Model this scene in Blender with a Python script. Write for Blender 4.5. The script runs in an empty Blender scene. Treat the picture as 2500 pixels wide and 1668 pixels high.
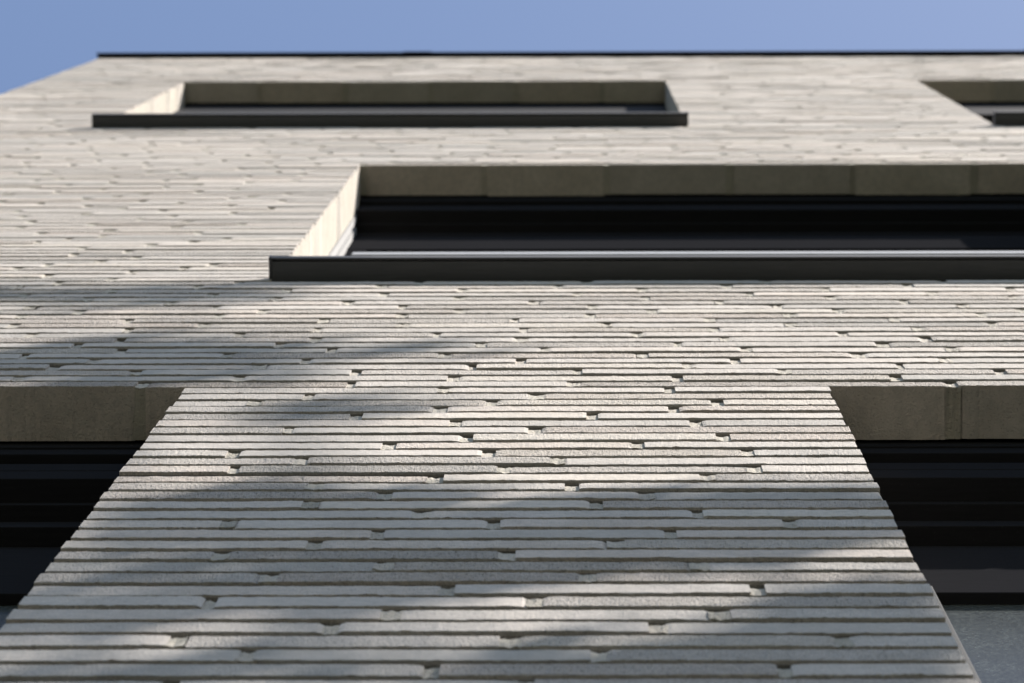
import bpy, math, random
import numpy as np
from mathutils import Matrix, Vector
random.seed(7); rng = np.random.default_rng(11)
R = math.radians
scn = bpy.context.scene
COL = scn.collection

# ------------------------------------------------------------------ dimensions (metres)
EYE = 1.6                        # camera height
DIST = 0.547                     # camera to brick face
PITCH, JOINT = 0.0625, 0.0168    # course height, bed joint
BH = PITCH - JOINT
MOD, PERP = 0.245, 0.0125        # brick module, perpend width
ZL = EYE + 5.062                 # underside of the lower lintels = bottom of course 0
XL, XR = -1.526, 4.2             # facade ends
NTOP = 158
def zc(n): return ZL + n * PITCH
SUN = Vector((1.75, -1.0, 3.25)).normalized()
# x0, x1, first open course, lintel course, depth of glass, kind
OPEN = [dict(x0=-1.117, x1=-0.427, n0=-43, n1=0,   dg=0.150, deep=True,  ph=-0.479),
        dict(x0=0.277,  x1=1.637,  n0=-43, n1=0,   dg=0.150, deep=True,  ph=0.416),
        dict(x0=-0.424, x1=0.936,  n0=22,  n1=65,  dg=0.132, deep=True,  ph=-0.177),
        dict(x0=-1.100, x1=0.257,  n0=88,  n1=128, dg=0.150, deep=False, ph=-0.889),
        dict(x0=0.962,  x1=2.320,  n0=88,  n1=128, dg=0.150, deep=False, ph=1.18)]

# ------------------------------------------------------------------ helpers
class MB:
    def __init__(s): s.v = []; s.f = []; s.a = []; s.b = []; s.n = 0
    def add(s, V, F, a=0.5, b=0.5):
        V = np.asarray(V, float); s.v.append(V)
        s.f += [tuple(int(i) + s.n for i in f) for f in F]
        s.a.append(np.full(len(V), a)); s.b.append(np.full(len(V), b)); s.n += len(V)
    def box(s, x0, x1, y0, y1, z0, z1, a=.5, b=.5):
        V = [(x, y, z) for z in (z0, z1) for y in (y0, y1) for x in (x0, x1)]
        s.add(V, [(0, 2, 3, 1), (4, 5, 7, 6), (0, 1, 5, 4), (2, 6, 7, 3), (0, 4, 6, 2), (1, 3, 7, 5)], a, b)
    def prism(s, x0, x1, prof, a=.5, b=.5):
        n = len(prof)
        V = [(x0, y, z) for y, z in prof] + [(x1, y, z) for y, z in prof]
        F = [(i, (i + 1) % n, n + (i + 1) % n, n + i) for i in range(n)] + [tuple(range(n))[::-1], tuple(range(n, 2 * n))]
        s.add(V, F, a, b)
    def build(s, name, mat, parent=None, bevel=0):
        me = bpy.data.meshes.new(name)
        me.from_pydata(np.concatenate(s.v).tolist(), [], s.f)
        for nm, arr in (('tint', s.a), ('rough', s.b)):
            at = me.attributes.new(nm, 'FLOAT', 'POINT'); at.data.foreach_set('value', np.concatenate(arr).astype(np.float32))
        me.materials.append(mat); me.update()
        o = bpy.data.objects.new(name, me); COL.objects.link(o)
        if parent: o.parent = parent
        if bevel:
            m = o.modifiers.new('edge', 'BEVEL'); m.width = bevel; m.segments = 2; m.limit_method = 'ANGLE'
        return o
def tag(o, label=None, cat=None, kind=None, group=None):
    for k, v in (('label', label), ('category', cat), ('kind', kind), ('group', group)):
        if v: o[k] = v
    return o

# ------------------------------------------------------------------ materials
def mat(name):
    m = bpy.data.materials.new(name); m.use_nodes = True
    nt = m.node_tree; b = nt.nodes['Principled BSDF']
    return m, nt, b
def N(nt, t, **kw):
    n = nt.nodes.new(t)
    for k, v in kw.items():
        if k in n.inputs: n.inputs[k].default_value = v
        else: setattr(n, k, v)
    return n
def noise(nt, scale, detail=3, rough=.6, src=None, vec=None):
    n = N(nt, 'ShaderNodeTexNoise'); n.inputs['Scale'].default_value = scale
    n.inputs['Detail'].default_value = detail; n.inputs['Roughness'].default_value = rough
    if vec: nt.links.new(vec, n.inputs['Vector'])
    return n
def ramp(nt, fac, stops):
    r = N(nt, 'ShaderNodeValToRGB'); e = r.color_ramp.elements
    while len(e) < len(stops): e.new(.5)
    for i, (p, c) in enumerate(stops): e[i].position = p; e[i].color = (*c, 1)
    nt.links.new(fac, r.inputs['Fac']); return r
def mixc(nt, fac, a, b, mode='MIX'):
    m = N(nt, 'ShaderNodeMix', data_type='RGBA', blend_type=mode)
    if isinstance(fac, float): m.inputs[0].default_value = fac
    else: nt.links.new(fac, m.inputs[0])
    for s, i in ((a, 6), (b, 7)):
        if isinstance(s, tuple): m.inputs[i].default_value = (*s, 1)
        else: nt.links.new(s, m.inputs[i])
    return m.outputs[2]
def math_(nt, op, a, b=None):
    m = N(nt, 'ShaderNodeMath', operation=op)
    for s, i in ((a, 0), (b, 1)):
        if s is None: continue
        if isinstance(s, (int, float)): m.inputs[i].default_value = s
        else: nt.links.new(s, m.inputs[i])
    return m.outputs[0]

def brick_material(name, ramp_stops, grain=1.0):
    m, nt, b = mat(name)
    co = N(nt, 'ShaderNodeTexCoord').outputs['Object']
    tint = N(nt, 'ShaderNodeAttribute', attribute_name='tint')
    rgh = N(nt, 'ShaderNodeAttribute', attribute_name='rough')
    base = ramp(nt, tint.outputs['Fac'], ramp_stops).outputs[0]
    big = noise(nt, 14, 4, .6, vec=co)
    c = mixc(nt, .38, base, ramp(nt, big.outputs['Fac'], [(.3, (.33, .31, .28)), (.7, (.62, .58, .54))]).outputs[0])
    mid = noise(nt, 90, 4, .65, vec=co)
    c = mixc(nt, math_(nt, 'MULTIPLY', ramp(nt, mid.outputs['Fac'], [(.42, (1, 1, 1)), (.55, (0, 0, 0))]).outputs[0], .28), c, (.36, .34, .31))
    gp_ = N(nt, 'ShaderNodeMapping'); gp_.inputs['Scale'].default_value = (1, 1, .45); nt.links.new(co, gp_.inputs[0])
    pit = noise(nt, 400, 2, .5, vec=gp_.outputs[0])
    pm = ramp(nt, pit.outputs['Fac'], [(.30, (1, 1, 1)), (.40, (0, 0, 0))]).outputs[0]
    c = mixc(nt, math_(nt, 'MULTIPLY', pm, math_(nt, 'MULTIPLY', rgh.outputs['Fac'], .6)), c, (.16, .15, .13))
    nt.links.new(c, b.inputs['Base Color'])
    b.inputs['Roughness'].default_value = .95; b.inputs['Specular IOR Level'].default_value = .15
    gm_ = N(nt, 'ShaderNodeMapping'); gm_.inputs['Scale'].default_value = (1, 1, .45); nt.links.new(co, gm_.inputs[0])
    f1 = noise(nt, 320, 3, .7, vec=gm_.outputs[0]); f2 = noise(nt, 60, 3, .6, vec=co)
    h = math_(nt, 'ADD', math_(nt, 'MULTIPLY', f1.outputs['Fac'], .7), math_(nt, 'MULTIPLY', f2.outputs['Fac'], .3))
    h = math_(nt, 'SUBTRACT', h, math_(nt, 'MULTIPLY', pm, .5))
    bp = N(nt, 'ShaderNodeBump'); bp.inputs['Distance'].default_value = .0150 * grain
    nt.links.new(rgh.outputs['Fac'], bp.inputs['Strength'])
    nt.links.new(h, bp.inputs['Height']); nt.links.new(bp.outputs[0], b.inputs['Normal'])
    return m
M_BRICK = brick_material('pale_brick', [(0, (.39, .36, .32)), (.25, (.54, .48, .42)), (.6, (.60, .535, .47)), (.8, (.63, .525, .44)), (1, (.66, .59, .495))])
M_MORT = brick_material('cream_mortar', [(0, (.42, .38, .29)), (.5, (.50, .45, .355)), (1, (.57, .50, .40))], 1.0)

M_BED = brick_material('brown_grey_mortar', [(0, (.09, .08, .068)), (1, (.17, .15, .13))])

def metal(name, col, rough, spec=.5, dust=.0, dustcol=(.3, .3, .29)):
    m, nt, b = mat(name)
    co = N(nt, 'ShaderNodeTexCoord').outputs['Object']
    mp = N(nt, 'ShaderNodeMapping'); mp.inputs['Scale'].default_value = (3, 40, 40); nt.links.new(co, mp.inputs[0])
    n1 = noise(nt, 6, 5, .65, vec=mp.outputs[0]); n2 = noise(nt, 420, 2, .5, vec=co)
    c = mixc(nt, n1.outputs['Fac'], tuple(x * .75 for x in col), tuple(x * 1.3 for x in col))
    if dust:
        d = ramp(nt, n2.outputs['Fac'], [(.66, (0, 0, 0)), (.74, (1, 1, 1))]).outputs[0]
        c = mixc(nt, math_(nt, 'MULTIPLY', d, dust), c, dustcol)
    nt.links.new(c, b.inputs['Base Color'])
    b.inputs['Specular IOR Level'].default_value = spec
    nt.links.new(math_(nt, 'ADD', math_(nt, 'MULTIPLY', n1.outputs['Fac'], .2), rough - .1), b.inputs['Roughness'])
    bp = N(nt, 'ShaderNodeBump'); bp.inputs['Strength'].default_value = .08; bp.inputs['Distance'].default_value = .001
    nt.links.new(n1.outputs['Fac'], bp.inputs['Height']); nt.links.new(bp.outputs[0], b.inputs['Normal'])
    return m
M_FRAME = metal('black_frame_metal', (.019, .019, .021), .7, .0, .15, (.08, .08, .08))
M_SILL = metal('anthracite_sill_metal', (.10, .098, .10), .55, .10, .35, (.12, .12, .11))
M_RAIL = metal('pale_grey_aluminium', (.25, .25, .25), .6, .15, .3)

M_BOX = metal('dark_grey_box_metal', (.022, .022, .023), .65, .03, .2)
M_GUIDE = metal('matt_grey_rail', (.16, .16, .16), .7, .0, .3)
M_BAR = metal('bright_line_metal', (.40, .40, .405), .5, .4, .3)  # pale tone for the bar added as the bright line over the sill
def dusty_glass():
    m, nt, b = mat('dusty_dark_glass')
    co = N(nt, 'ShaderNodeTexCoord').outputs['Object']
    sp = noise(nt, 330, 2, .6, vec=co); bl = noise(nt, 9, 4, .6, vec=co)
    mp = N(nt, 'ShaderNodeMapping'); mp.inputs['Scale'].default_value = (60, 1, 3); nt.links.new(co, mp.inputs[0])
    st = noise(nt, 3, 3, .6, vec=mp.outputs[0])
    d = ramp(nt, sp.outputs['Fac'], [(.42, (.28, .28, .28)), (.66, (.9, .9, .9))]).outputs[0]
    k = math_(nt, 'MULTIPLY', d, math_(nt, 'ADD', math_(nt, 'MULTIPLY', bl.outputs['Fac'], .8), math_(nt, 'MULTIPLY', st.outputs['Fac'], .5)))
    c = mixc(nt, k, (.02, .022, .021), (.125, .142, .130))
    nt.links.new(c, b.inputs['Base Color'])
    b.inputs['Roughness'].default_value = .22; b.inputs['IOR'].default_value = 1.5
    b.inputs['Specular IOR Level'].default_value = .05
    return m
M_GLASS = dusty_glass()
def plain(name, c0, c1, scale, rough=.9):
    m, nt, b = mat(name); co = N(nt, 'ShaderNodeTexCoord').outputs['Object']
    n = noise(nt, scale, 6, .65, vec=co)
    nt.links.new(mixc(nt, n.outputs['Fac'], c0, c1), b.inputs['Base Color']); b.inputs['Roughness'].default_value = rough
    bp = N(nt, 'ShaderNodeBump'); bp.inputs['Strength'].default_value = .3; bp.inputs['Distance'].default_value = .02
    nt.links.new(n.outputs['Fac'], bp.inputs['Height']); nt.links.new(bp.outputs[0], b.inputs['Normal'])
    return m
M_CORE = plain('light_block_dark', (.02, .02, .02), (.05, .05, .05), 4)
M_ROOF = plain('grey_roof_felt', (.06, .06, .06), (.12, .12, .12), 8)
M_PAVE = plain('dark_paving', (.016, .0172, .0155), (.032, .034, .0305), 2)
M_LAWN = plain('lawn_green', (.015, .019, .011), (.029, .035, .021), 3)
M_BARK = plain('bark', (.06, .05, .04), (.14, .12, .10), 20)
def leaf_mat():
    m, nt, b = mat('leaf_green'); co = N(nt, 'ShaderNodeTexCoord').outputs['Object']
    n = noise(nt, 3, 3, .6, vec=co)
    nt.links.new(mixc(nt, n.outputs['Fac'], (.035, .07, .018), (.09, .13, .035)), b.inputs['Base Color']); b.inputs['Roughness'].default_value = .5
    return m
M_LEAF = leaf_mat()

# ------------------------------------------------------------------ brick generator
def brick(mb, x0, x1, z0, z1, depth, nx, detail, off, tilt, tint, rough, axis='x', ends=.0010, org=0.0, fine=1.0, cut=(False, False)):
    """one brick: rough front with rounded arrises. axis 'x': front faces -y; axis 'y': front faces -x at x = org."""
    s = np.linspace(0, 1, nx + 1)
    if nx > 6:                                   # extra stations close to both ends for the rounded corners
        e = min(.25, .012 / (x1 - x0)); s = np.unique(np.concatenate([[0, e * .35, e], np.linspace(e, 1 - e, nx - 3), [1 - e, 1 - e * .35, 1]]))
    L = x1 - x0; X = x0 + s * L; n = len(s)
    def wave(amp, k):
        w = np.zeros(n)
        for q in range(1, k + 1): w += rng.normal() / q * np.sin(q * math.pi * s * 1.7 + rng.uniform(0, 6.28))
        return amp * w
    fy = off + wave(.00012, 4); sk = rng.normal(0, .0009) * (s - .5); zb = z0 + wave(.00046, 6) + sk + rng.normal(0, .0007); zt = z1 + wave(.00046, 6) + sk + rng.normal(0, .0009)
    if detail:
        zb += rng.normal(0, .0005 * fine, n); zt += rng.normal(0, .0005 * fine, n)
    dist = np.minimum(s, 1 - s) * L
    k = np.clip(1 - dist / .007, 0, 1) ** 2
    kl, kr = rng.uniform(.1, 1.2), rng.uniform(.1, 1.2)
    if cut[0]: kl = .05
    if cut[1]: kr = .05
    ke = k * np.where(s < .5, kl, kr)
    ends = ends * rng.uniform(.1, 1.9)
    fy = fy + ke * ends; zt = zt - ke * rng.uniform(0, .004); zb = zb + ke * rng.uniform(0, .003)
    H = zt - zb
    if detail: fr = [(0, .0003), (.015, 0), (.3, 0), (.65, 0), (.965, 0), (1, .0012)]
    else:      fr = [(0, .0002), (.03, 0), (.97, 0), (1, .0006)]
    rows = [(np.full(n, depth), zb)]
    for t, dy in fr:
        y = fy + dy - tilt * (t - .5) * BH
        if detail: y = y + rng.normal(0, .00010 if 0 < t < 1 else .0003 * fine, n)
        rows.append((y, zb + t * H))
    rows.append((np.full(n, depth), zt))
    m = len(rows)
    P = np.empty((m, n, 3))
    for j, (y, z) in enumerate(rows):
        if axis == 'x': P[j, :, 0] = X; P[j, :, 1] = y
        else: P[j, :, 1] = X; P[j, :, 0] = org + y
        P[j, :, 2] = z
    F = []
    for j in range(m - 1):
        for i in range(n - 1):
            q = (j * n + i, j * n + i + 1, (j + 1) * n + i + 1, (j + 1) * n + i)
            F.append(q if axis == 'x' else q[::-1])
    F.append(tuple(j * n for j in range(m))[::-1]); F.append(tuple(j * n + n - 1 for j in range(m)))
    mb.add(P.reshape(-1, 3), F, tint, rough)
    mb.b[-1] = np.repeat([.5, .5] + [rough] * (m - 3) + [.5], n)

def perpend(mb, xa, xb, z0, z1, rec, depth, nearby):
    """mortar of a head joint, slightly hollow, standing a little behind the bricks"""
    xs = np.linspace(xa - .002, xb + .002, 5 if nearby else 3); m = len(xs)
    zt = z1 - rng.uniform(.0, .0035); zb = z0 + rng.uniform(.0, .003)
    V = []
    for z in (zb, zb + .4 * (zt - zb), zt - .006, zt):
        for i, x in enumerate(xs):
            y = rec + rng.normal(0, .0004) + (.0015 if z == zt else 0) + .0006 * (1 - abs(i - m // 2) / (m // 2))
            V.append((x, y, z + (rng.normal(0, .0012) if nearby else 0)))
    V += [(x, depth, zb) for x in xs] + [(x, depth, zt) for x in xs]
    F = [(j * m + i, j * m + i + 1, (j + 1) * m + i + 1, (j + 1) * m + i) for j in range(3) for i in range(m - 1)]
    b0, t0 = 4 * m, 5 * m
    F += [(b0 + i, b0 + i + 1, i + 1, i) for i in range(m - 1)] + [(3 * m + i, 3 * m + i + 1, t0 + i + 1, t0 + i) for i in range(m - 1)]
    mb.add(V, F, rng.uniform(0, 1), rng.uniform(.3, .7))

def solid(n):
    iv = [(XL, XR)]
    for o in OPEN:
        if o['n0'] <= n < o['n1']:
            nxt = []
            for a, b in iv:
                if o['x1'] <= a or o['x0'] >= b: nxt.append((a, b)); continue
                if o['x0'] > a: nxt.append((a, o['x0']))
                if o['x1'] < b: nxt.append((o['x1'], b))
            iv = nxt
    return iv

wall, mort, bed = MB(), MB(), MB()
lint = [MB() for _ in OPEN]
phase = 0.0
prev = None
for n in range(-106, NTOP):
    z0 = zc(n); z1 = z0 + BH; zr = z0 - EYE
    phase = (phase + random.choice((.055, .085, .11, -.07, .14)) + random.uniform(-.012, .012)) % MOD
    lin = [(o, m_) for o, m_ in zip(OPEN, lint) if o['n1'] == n]
    for (a, b) in solid(n):
        cuts = []
        x = a - MOD + ((phase - a) % MOD)
        while x < b:
            if a + .085 < x < b - .085: cuts.append(x + random.uniform(-.008, .008))
            x += MOD
        for o, _ in lin:                        # the soffit joints follow the lintel bricks
            cuts = [c for c in cuts if not (o['x0'] - .05 < c < o['x1'] + .05)]
            c = o['ph']
            while c - .2415 > o['x0'] - .03: c -= .2415
            while c < o['x1'] + .12: cuts.append(c); c += .2415
        if n > -106:     # sloping bed joint under the course: flush with the brick below, hollow at the top
            for (pa, pb) in solid(n - 1):
                qa, qb = max(a, pa), min(b, pb)
                if qb > qa: bed.prism(qa + .0008, qb - .0008, [(.0006, z0 - JOINT - .0004), (.0034, z0 + .0004), (.0195, z0 + .0004), (.0195, z0 - JOINT - .0004)], rng.uniform(0, 1), .5)
        cuts = sorted(cuts); cuts = [c for i, c in enumerate(cuts) if i == 0 or c - cuts[i - 1] > .06]
        edges = [a] + cuts + [b]
        for i in range(len(edges) - 1):
            e0, e1 = edges[i], edges[i + 1]
            x0 = e0 + (PERP / 2 if i else 0) + rng.normal(0, .0012); x1 = e1 - (PERP / 2 if i < len(edges) - 2 else 0) + rng.normal(0, .0012)
            if i == 0: x0 = e0 + rng.normal(0, .0008)
            if i == len(edges) - 2: x1 = e1 + rng.normal(0, .0008)
            inview = 2.7 < zr < 7.0 and x0 < .95 and x1 > -.9
            mid = 2.5 < zr < 11 and x0 < 1.8
            nx = 44 if inview else (12 if mid else 3)
            dst = wall; depth = .03
            rough = float(np.clip(rng.normal(.34, .10), .15, .6)) if rng.random() < .72 else rng.uniform(.7, 1.0)
            tilt = rng.normal(0, .007)
            for o, m_ in lin:
                if x1 > o['x0'] and x0 < o['x1']: dst = m_; depth = .060 + rng.normal(0, .0008); rough = min(1.3, rough + .75)
            if (i == 0 or i == len(edges) - 2) and depth < .05: depth = .084
            if i == 0 and e0 == XL: depth = .10
            brick(dst, x0, x1, z0, z1, depth, nx, inview, rng.normal(0, .00042), tilt, rng.uniform(0, 1), rough, fine=1.0, cut=(i == 0, i == len(edges) - 2))
        for c in cuts:
            nb = 2.7 < zr < 7.0 and -.9 < c < .95
            rec = float(np.clip(rng.normal(.0013, .0009), .0001, .0027)) * (.85 if zr < 5.6 else .35)
            dp = .0597 if any(o['x0'] < c < o['x1'] for o, _ in lin) else .03
            perpend(mort, c - PERP / 2, c + PERP / 2, z0, z1, rec, dp, nb)
# bed mortar behind the bricks, in bands of courses with the same openings
bands = []; start = -106
for n in range(-105, NTOP + 1):
    if n == NTOP or solid(n) != solid(n - 1): bands.append((start, n)); start = n
for (n0, n1) in bands:
    for a, b in solid(n0):
        bot = zc(n0) + (.004 if any(o['n1'] == n0 for o in OPEN) else -JOINT)
        bed.box(a + .02, b - .02, .020, .058, bot, zc(n1) - JOINT, .4, .5)
        # pale pointing of the reveals, nearly flush with the brick ends and clear of the lintel soffits
        if a > XL: mort.box(a - .0002, a + .1, .0040, .0835, bot, zc(n1) - JOINT, .4, .5)
        if b < XR: mort.box(b - .1, b + .0002, .0040, .0835, bot, zc(n1) - JOINT, .4, .5)
# left flank, seen only from the side
for n in range(-106, NTOP):
    ph = random.random() * MOD; y = .1
    x = .1 + .06 + ph
    es = [.108] + [x + k * MOD for k in range(13)]
    for e0, e1 in zip(es[:-1], es[1:]):
        brick(wall, e0 + PERP / 2, e1 - PERP / 2, zc(n), zc(n) + BH, .03, 1, False, rng.normal(0, .0006), 0, rng.uniform(0, 1), .4, axis='y', org=XL)
mort.box(XL + .006, XL + .05, .1005, 3.4, zc(-106) - .03, zc(NTOP) - JOINT, .4, .5)

# ------------------------------------------------------------------ building
bld = bpy.data.objects.new('brick_building', None); bld.location = (0, 0, 0); COL.objects.link(bld)
tag(bld, 'pale brick building seen steeply from below with dark framed windows', 'building')
w_ob = wall.build('wall', M_BRICK, bld)
mort.build('mortar', M_MORT, w_ob); bed.build('bed_mortar', M_BED, w_ob)
for m_ in lint: m_.build('lintel', M_BRICK, bld)
core = MB(); core.box(XL + .06, XR, .27, 3.3, 0, zc(NTOP) - .02)  # unseen solid box added to stop sky light leaking through the gaps
core.box(XL + .055, XR - .002, .262, .2695, 0, zc(NTOP) - .03)
core.build('light_block_core', M_CORE, bld)
rf = MB(); rf.box(XL + .1, XR, .1, 3.35, zc(NTOP) - .012, zc(NTOP) + .01); rf.build('roof', M_ROOF, bld)
# parapet coping: folded sheet with a drip lip in front
cp = MB(); zt = zc(NTOP)
cp.prism(XL - .013, XR, [(-.0155, zt - .045), (-.0135, zt - .045), (-.0125, zt + .012), (.30, zt + .022), (.30, zt + .028), (-.0155, zt + .016)])
cp.prism(XL - .012, XR, [(-.012, zt - .006), (.29, zt - .006), (.29, zt + .0205), (-.012, zt + .0105)])
for q in (-.55, 1.45, 3.3): cp.prism(q, q + .09, [(-.0175, zt - .047), (-.0156, zt - .047), (-.0156, zt + .0165), (.29, zt + .0285), (.29, zt + .030), (-.0175, zt + .018)])
cp.build('parapet_coping', M_FRAME, bld)

for o in OPEN:
    x0, x1, dg = o['x0'], o['x1'], o['dg']; zt = zc(o['n1']); zb = zc(o['n0'])
    f = MB()
    i0, i1 = x0 + .0035, x1 - .0035
    def head(d, ztop, zbot, back=.2, rnd=.0): f.box(i0, i1, d, back, zbot, ztop)
    if o['deep']:
        f.box(i0, i1, .0635, .085, zt - .030, zt + .055)              # closing strip above, behind the soffit bricks
        f.box(i0, i1, .066, .2, zt - .072, zt - .0302)                # upper ledge
        f.box(i0, i1, .082, .2, zt - .0898, zt - .0722)               # shadow gap
        f.box(i0, i1, .0745, .2, zt - .146, zt - .090)                # box front, upper band
        f.box(i0, i1, .0770, .2, zt - .152, zt - .1462)
        f.box(i0, i1, .0745, .2, zt - .215, zt - .1522)               # lower band
        f.box(i0, i1, .1000, .2, zt - .232, zt - .2152)               # groove
        f.box(i0, i1, .1180, dg + .03, zt - .262, zt - .2322)         # inner panel
        f.box(i0, i1, .1205, dg + .03, zt - .267, zt - .2622)
        f.box(i0, i1, .1170, dg + .03, zt - .280, zt - .2672)         # drip edge
        zg = zt - .280; hd = .32
    else:
        f.box(i0, i1, .0635, .085, zt - .030, zt + .055)
        f.box(i0, i1, .066, .2, zt - .072, zt - .0302)
        f.box(i0, i1, .073, .2, zt - .085, zt - .0722)
        pnl = (i0, i1, .0665, .2, zt - .62, zt - .0852)
        zg = zt - .62; hd = .035
    # frame round the glass
    fd = dg - .012
    f.box(i0, i1, fd, dg + .03, zg - hd, zg - .0004)
    f.box(i0 + .002, i0 + .035, fd + .001, dg + .03, zb + .075, zg - hd - .0004)
    f.box(i1 - .035, i1 - .002, fd + .001, dg + .03, zb + .075, zg - hd - .0004)
    f.box(i0, i1, fd, dg + .03, zb + .03, zb + .0748)
    win = f.build('window', M_FRAME, bld, .0012)
    if not o['deep']:
        q = MB(); q.box(*pnl); q.build('screen_box', M_BOX, win, .0012)
    g = MB(); g.box(i0 + .033, i1 - .033, dg, dg + .012, zb + .06, zg - hd + .015); g.build('pane', M_GLASS, win)
    # jamb liners behind the brick reveal
    for s, xa in ((1, x0), (-1, x1)):
        l = MB()
        def sb(a, b, y0, y1, za, zb_): l.box(min(xa + s * a, xa + s * b), max(xa + s * a, xa + s * b), y0, y1, za, zb_)
        sb(-.006, .0030, .0845, .098, zb + .03, zt - .004); sb(-.006, -.0005, .0980, .1064, zb + .031, zt - .005)
        sb(-.006, .0032, .1062, .26, zb + .03, zt - .004)
        l.build('jamb_liner', M_RAIL, win)
    # sill: folded sheet with drip lip, end to end of the opening
    s = MB(); zs = zb + .015
    s.prism(x0 + .0005, x1 - .0005, [(.20, zs + .006), (-.0255, zs - .004), (-.0260, zs + .003), (-.0282, zs + .003), (-.0285, zs - .006), (-.0310, zs - .006), (-.0315, zs + .020), (.20, zs + .034)])
    for xa, xb in ((x0 - .0035, x0 + .0004), (x1 - .0004, x1 + .0035)):
        s.prism(xa, xb, [(-.0005, zs - .004), (-.0320, zs - .0075), (-.0325, zs + .024), (-.0005, zs + .030)])
    s.build('sill', M_SILL, win, .0008)
# side rail standing in the reveal of the lower right window
o = OPEN[1]; wn = [c for c in bld.children if c.name.startswith('window')][1]
r = MB(); r.box(o['x0'] + .0034, o['x0'] + .046, .0835, .118, zc(-43) + .05, EYE + 4.148)
r.box(o['x0'] + .0034, o['x0'] + .040, .0800, .0833, zc(-43) + .05, EYE + 4.140)
r.build('guide_rail', M_GUIDE, wn, .001)

# flat pale bar added to give the sunlit line above the middle sill
o = OPEN[2]; wn = [c for c in bld.children if c.name.startswith('window')][2]
r = MB(); r.box(o['x0'] + .062, o['x1'] - .062, .046, .056, EYE + 7.475, EYE + 7.52)
for xa in (o['x0'] + .064, o['x1'] - .076): r.box(xa, xa + .012, .0561, .135, EYE + 7.48, EYE + 7.515)
r.build('bright_line_bar', M_BAR, wn, .0015)

# ------------------------------------------------------------------ ground
g = MB(); g.box(-1.0, 1.0, -1, 1, -.3, -.0); 
gm = MB(); gm.add([(-60, -60, 0), (60, -60, 0), (60, 60, 0), (-60, 60, 0)], [(0, 1, 2, 3)])
tag(gm.build('lawn', M_LAWN), kind='structure')
pm_ = MB(); pm_.box(-12, 14, -3.2, -.0, -.06, .006); tag(pm_.build('pavement', M_PAVE), kind='structure')

# ------------------------------------------------------------------ tree that throws the soft shadows on the pier
tree = bpy.data.objects.new('street_tree', None); tree.location = (4.6, -2.3, 0); COL.objects.link(tree)
tag(tree, 'leafy tree out of frame to the right, throwing soft shadows on the brick pier', 'tree')
def tube(mb, pts, r0, r1, k=8):
    V = []; F = []; n = len(pts)
    for i, p in enumerate(pts):
        d = (Vector(pts[min(i + 1, n - 1)]) - Vector(pts[max(i - 1, 0)])).normalized()
        u = d.orthogonal().normalized(); w = d.cross(u); r = r0 + (r1 - r0) * i / (n - 1)
        for j in range(k):
            t = 2 * math.pi * j / k; V.append(tuple(Vector(p) + (u * math.cos(t) + w * math.sin(t)) * r))
    for i in range(n - 1):
        for j in range(k): F.append((i * k + j, i * k + (j + 1) % k, (i + 1) * k + (j + 1) % k, (i + 1) * k + j))
    mb.add(V, F)
crown, trunk = MB(), MB()
def leaf(p, size):
    q = Matrix.Rotation(random.uniform(0, 6.28), 3, 'Z') @ Matrix.Rotation(random.gauss(0, .7), 3, 'X') @ Matrix.Rotation(random.uniform(0, 6.28), 3, 'Z')
    V = [Vector((0, -.5, 0)), Vector((.3, -.1, .06)), Vector((.24, .25, .03)), Vector((0, .55, -.04)), Vector((-.24, .25, .03)), Vector((-.3, -.1, .06))]
    crown.add([tuple(Vector(p) + q @ (v * size)) for v in V], [(0, 1, 2, 3), (0, 3, 4, 5)])
def spot(x, z, rx, rz, n, t, size=.07):
    """a spray of leaves standing t metres up-sun of the wall point (x, 0, z)"""
    c = Vector((x, 0, z + EYE)) + SUN * t
    for _ in range(int(n * (1.3 if x < .4 else 1))):
        q = Vector((x + random.gauss(0, rx), 0, z + EYE + random.gauss(0, rz))) + SUN * (t + random.gauss(0, .25))
        leaf(q, size * random.uniform(.7, 1.3))
    return c
tips = []
T = 4.6
random.seed(23)
for a in [(-.60, 5.30, .12, .13, 100, 6.4), (-.40, 5.46, .10, .07, 50, 6.6), (-.70, 6.22, .14, .05, 60, 6.8), (-.52, 6.30, .06, .03, 14, 6.5),
          (.13, 4.10, .07, .04, 50, T), (-.22, 4.10, .05, .04, 34, T), (.24, 4.05, .05, .045, 80, T), (.12, 3.95, .08, .045, 70, T), (-.15, 3.95, .08, .045, 56, T), (-.33, 3.97, .04, .05, 18, T),
          (-.02, 3.81, .08, .04, 80, T), (-.11, 3.68, .07, .04, 60, T), (-.21, 3.57, .06, .035, 34, T), (-.37, 3.48, .04, .05, 34, T),
          (-.24, 3.82, .07, .06, 44, T), (.07, 3.80, .06, .05, 44, T), (-.30, 4.06, .05, .04, 24, T), 
          (.21, 3.50, .035, .04, 34, T), (.22, 3.40, .035, .035, 34, T), (.12, 3.29, .06, .03, 46, T), (.07, 3.18, .07, .025, 50, T), (.17, 3.20, .03, .03, 24, T), (-.28, 3.18, .06, .03, 16, T),
          (-.27, 4.84, .045, .04, 16, 6.2),
          (-.05, 2.75, .3, .10, 120, T), (-.35, 2.4, .3, .2, 90, 6.0)]:
    tips.append(spot(*a))
for _ in range(90):                             # the rest of the crown: its shade falls below the picture
    x, z, t = random.uniform(-1.2, 1.6), random.uniform(-2.6, 1.7), random.uniform(5.4, 9.5)
    tips.append(spot(x, z, .30, .28, 34, t, .085))
base = Vector((4.6, -2.3, 0)); fork = Vector((4.5, -2.3, 5.2))
tube(trunk, [(4.6, -2.3, -.1), (4.62, -2.28, 1.6), (4.55, -2.3, 3.4), tuple(fork)], .17, .10, 12)
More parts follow.
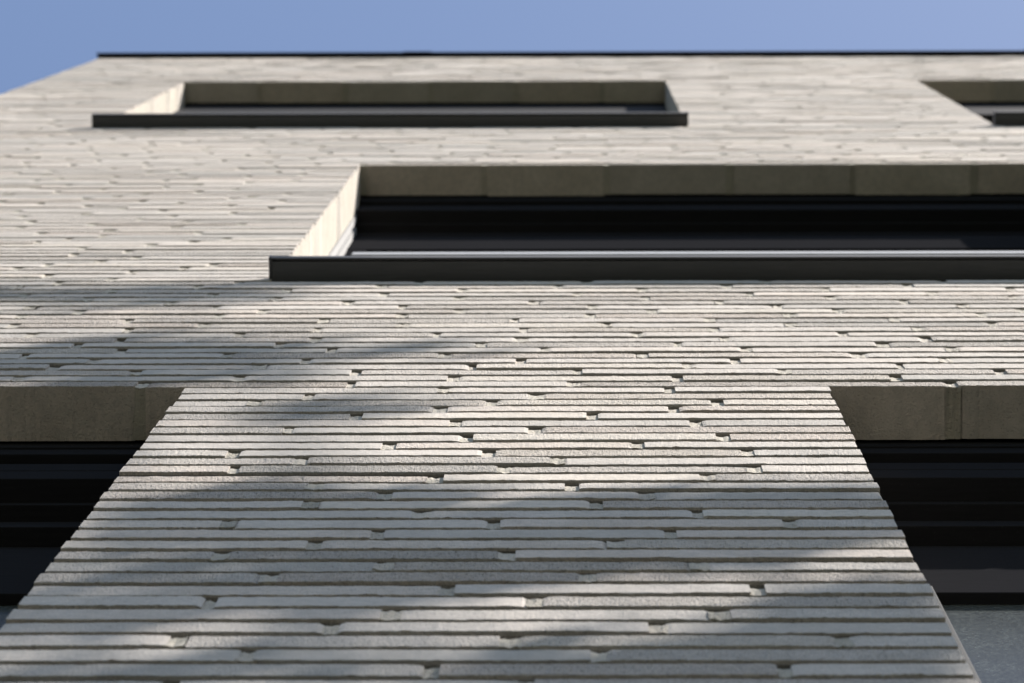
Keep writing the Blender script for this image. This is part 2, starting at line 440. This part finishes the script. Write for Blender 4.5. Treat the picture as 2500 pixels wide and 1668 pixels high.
for i, c in enumerate(tips):
    if i % 2 and i > 24: continue
    m1 = fork.lerp(c, .45) + Vector((random.uniform(-.2, .2), random.uniform(-.1, .1), .25))
    tube(trunk, [tuple(fork - Vector((0, 0, random.uniform(0, .8)))), tuple(m1), tuple(c)], .035 if i > 24 else .02, .006, 6)
tm = Matrix.Translation(-base)
for o_, nm, m_ in ((trunk, 'trunk', M_BARK), (crown, 'crown', M_LEAF)):
    o_.v = [v - np.array(base) for v in o_.v]; o_.build(nm, m_, tree)

# ------------------------------------------------------------------ light, sky, camera
elev = math.asin(SUN.z); azim = math.atan2(SUN.x, SUN.y)
w = bpy.data.worlds.new('World'); scn.world = w; w.use_nodes = True
nt = w.node_tree; bg = nt.nodes['Background']
sky = nt.nodes.new('ShaderNodeTexSky'); sky.sky_type = 'NISHITA'; sky.sun_disc = False
sky.sun_elevation = elev; sky.sun_rotation = azim; sky.air_density = 1.0; sky.dust_density = .7; sky.ozone_density = 1.8
nt.links.new(sky.outputs[0], bg.inputs['Color']); bg.inputs['Strength'].default_value = .067
sl = bpy.data.lights.new('sun', 'SUN'); sl.energy = 5.0; sl.angle = R(.53); sl.color = (1, .935, .865)
so = bpy.data.objects.new('sun', sl); so.rotation_euler = SUN.to_track_quat('Z', 'Y').to_euler(); so.location = (6, -4, 14); COL.objects.link(so)

cam = bpy.data.cameras.new('camera'); co_ = bpy.data.objects.new('camera', cam); COL.objects.link(co_)
F = 11300.0; cam.sensor_width = 36; cam.lens = F / 2500 * 36
Z = Vector((151, 1112, -F)).normalized(); a = .0017; X = Vector((1, a, (151 + 1112 * a) / F)).normalized(); Y = Z.cross(X)
rot = Matrix((X, Y, Z))
mw = rot.to_4x4(); mw.translation = (0, -DIST, EYE); co_.matrix_world = mw
cam.clip_start = .05; cam.clip_end = 500
cam.dof.use_dof = True; cam.dof.focus_distance = 4.6; cam.dof.aperture_fstop = 21
cam.dof.aperture_blades = 0
scn.camera = co_
vs = scn.view_settings; vs.view_transform = 'Standard'; vs.look = 'None'; vs.exposure = 1.40; vs.gamma = 1
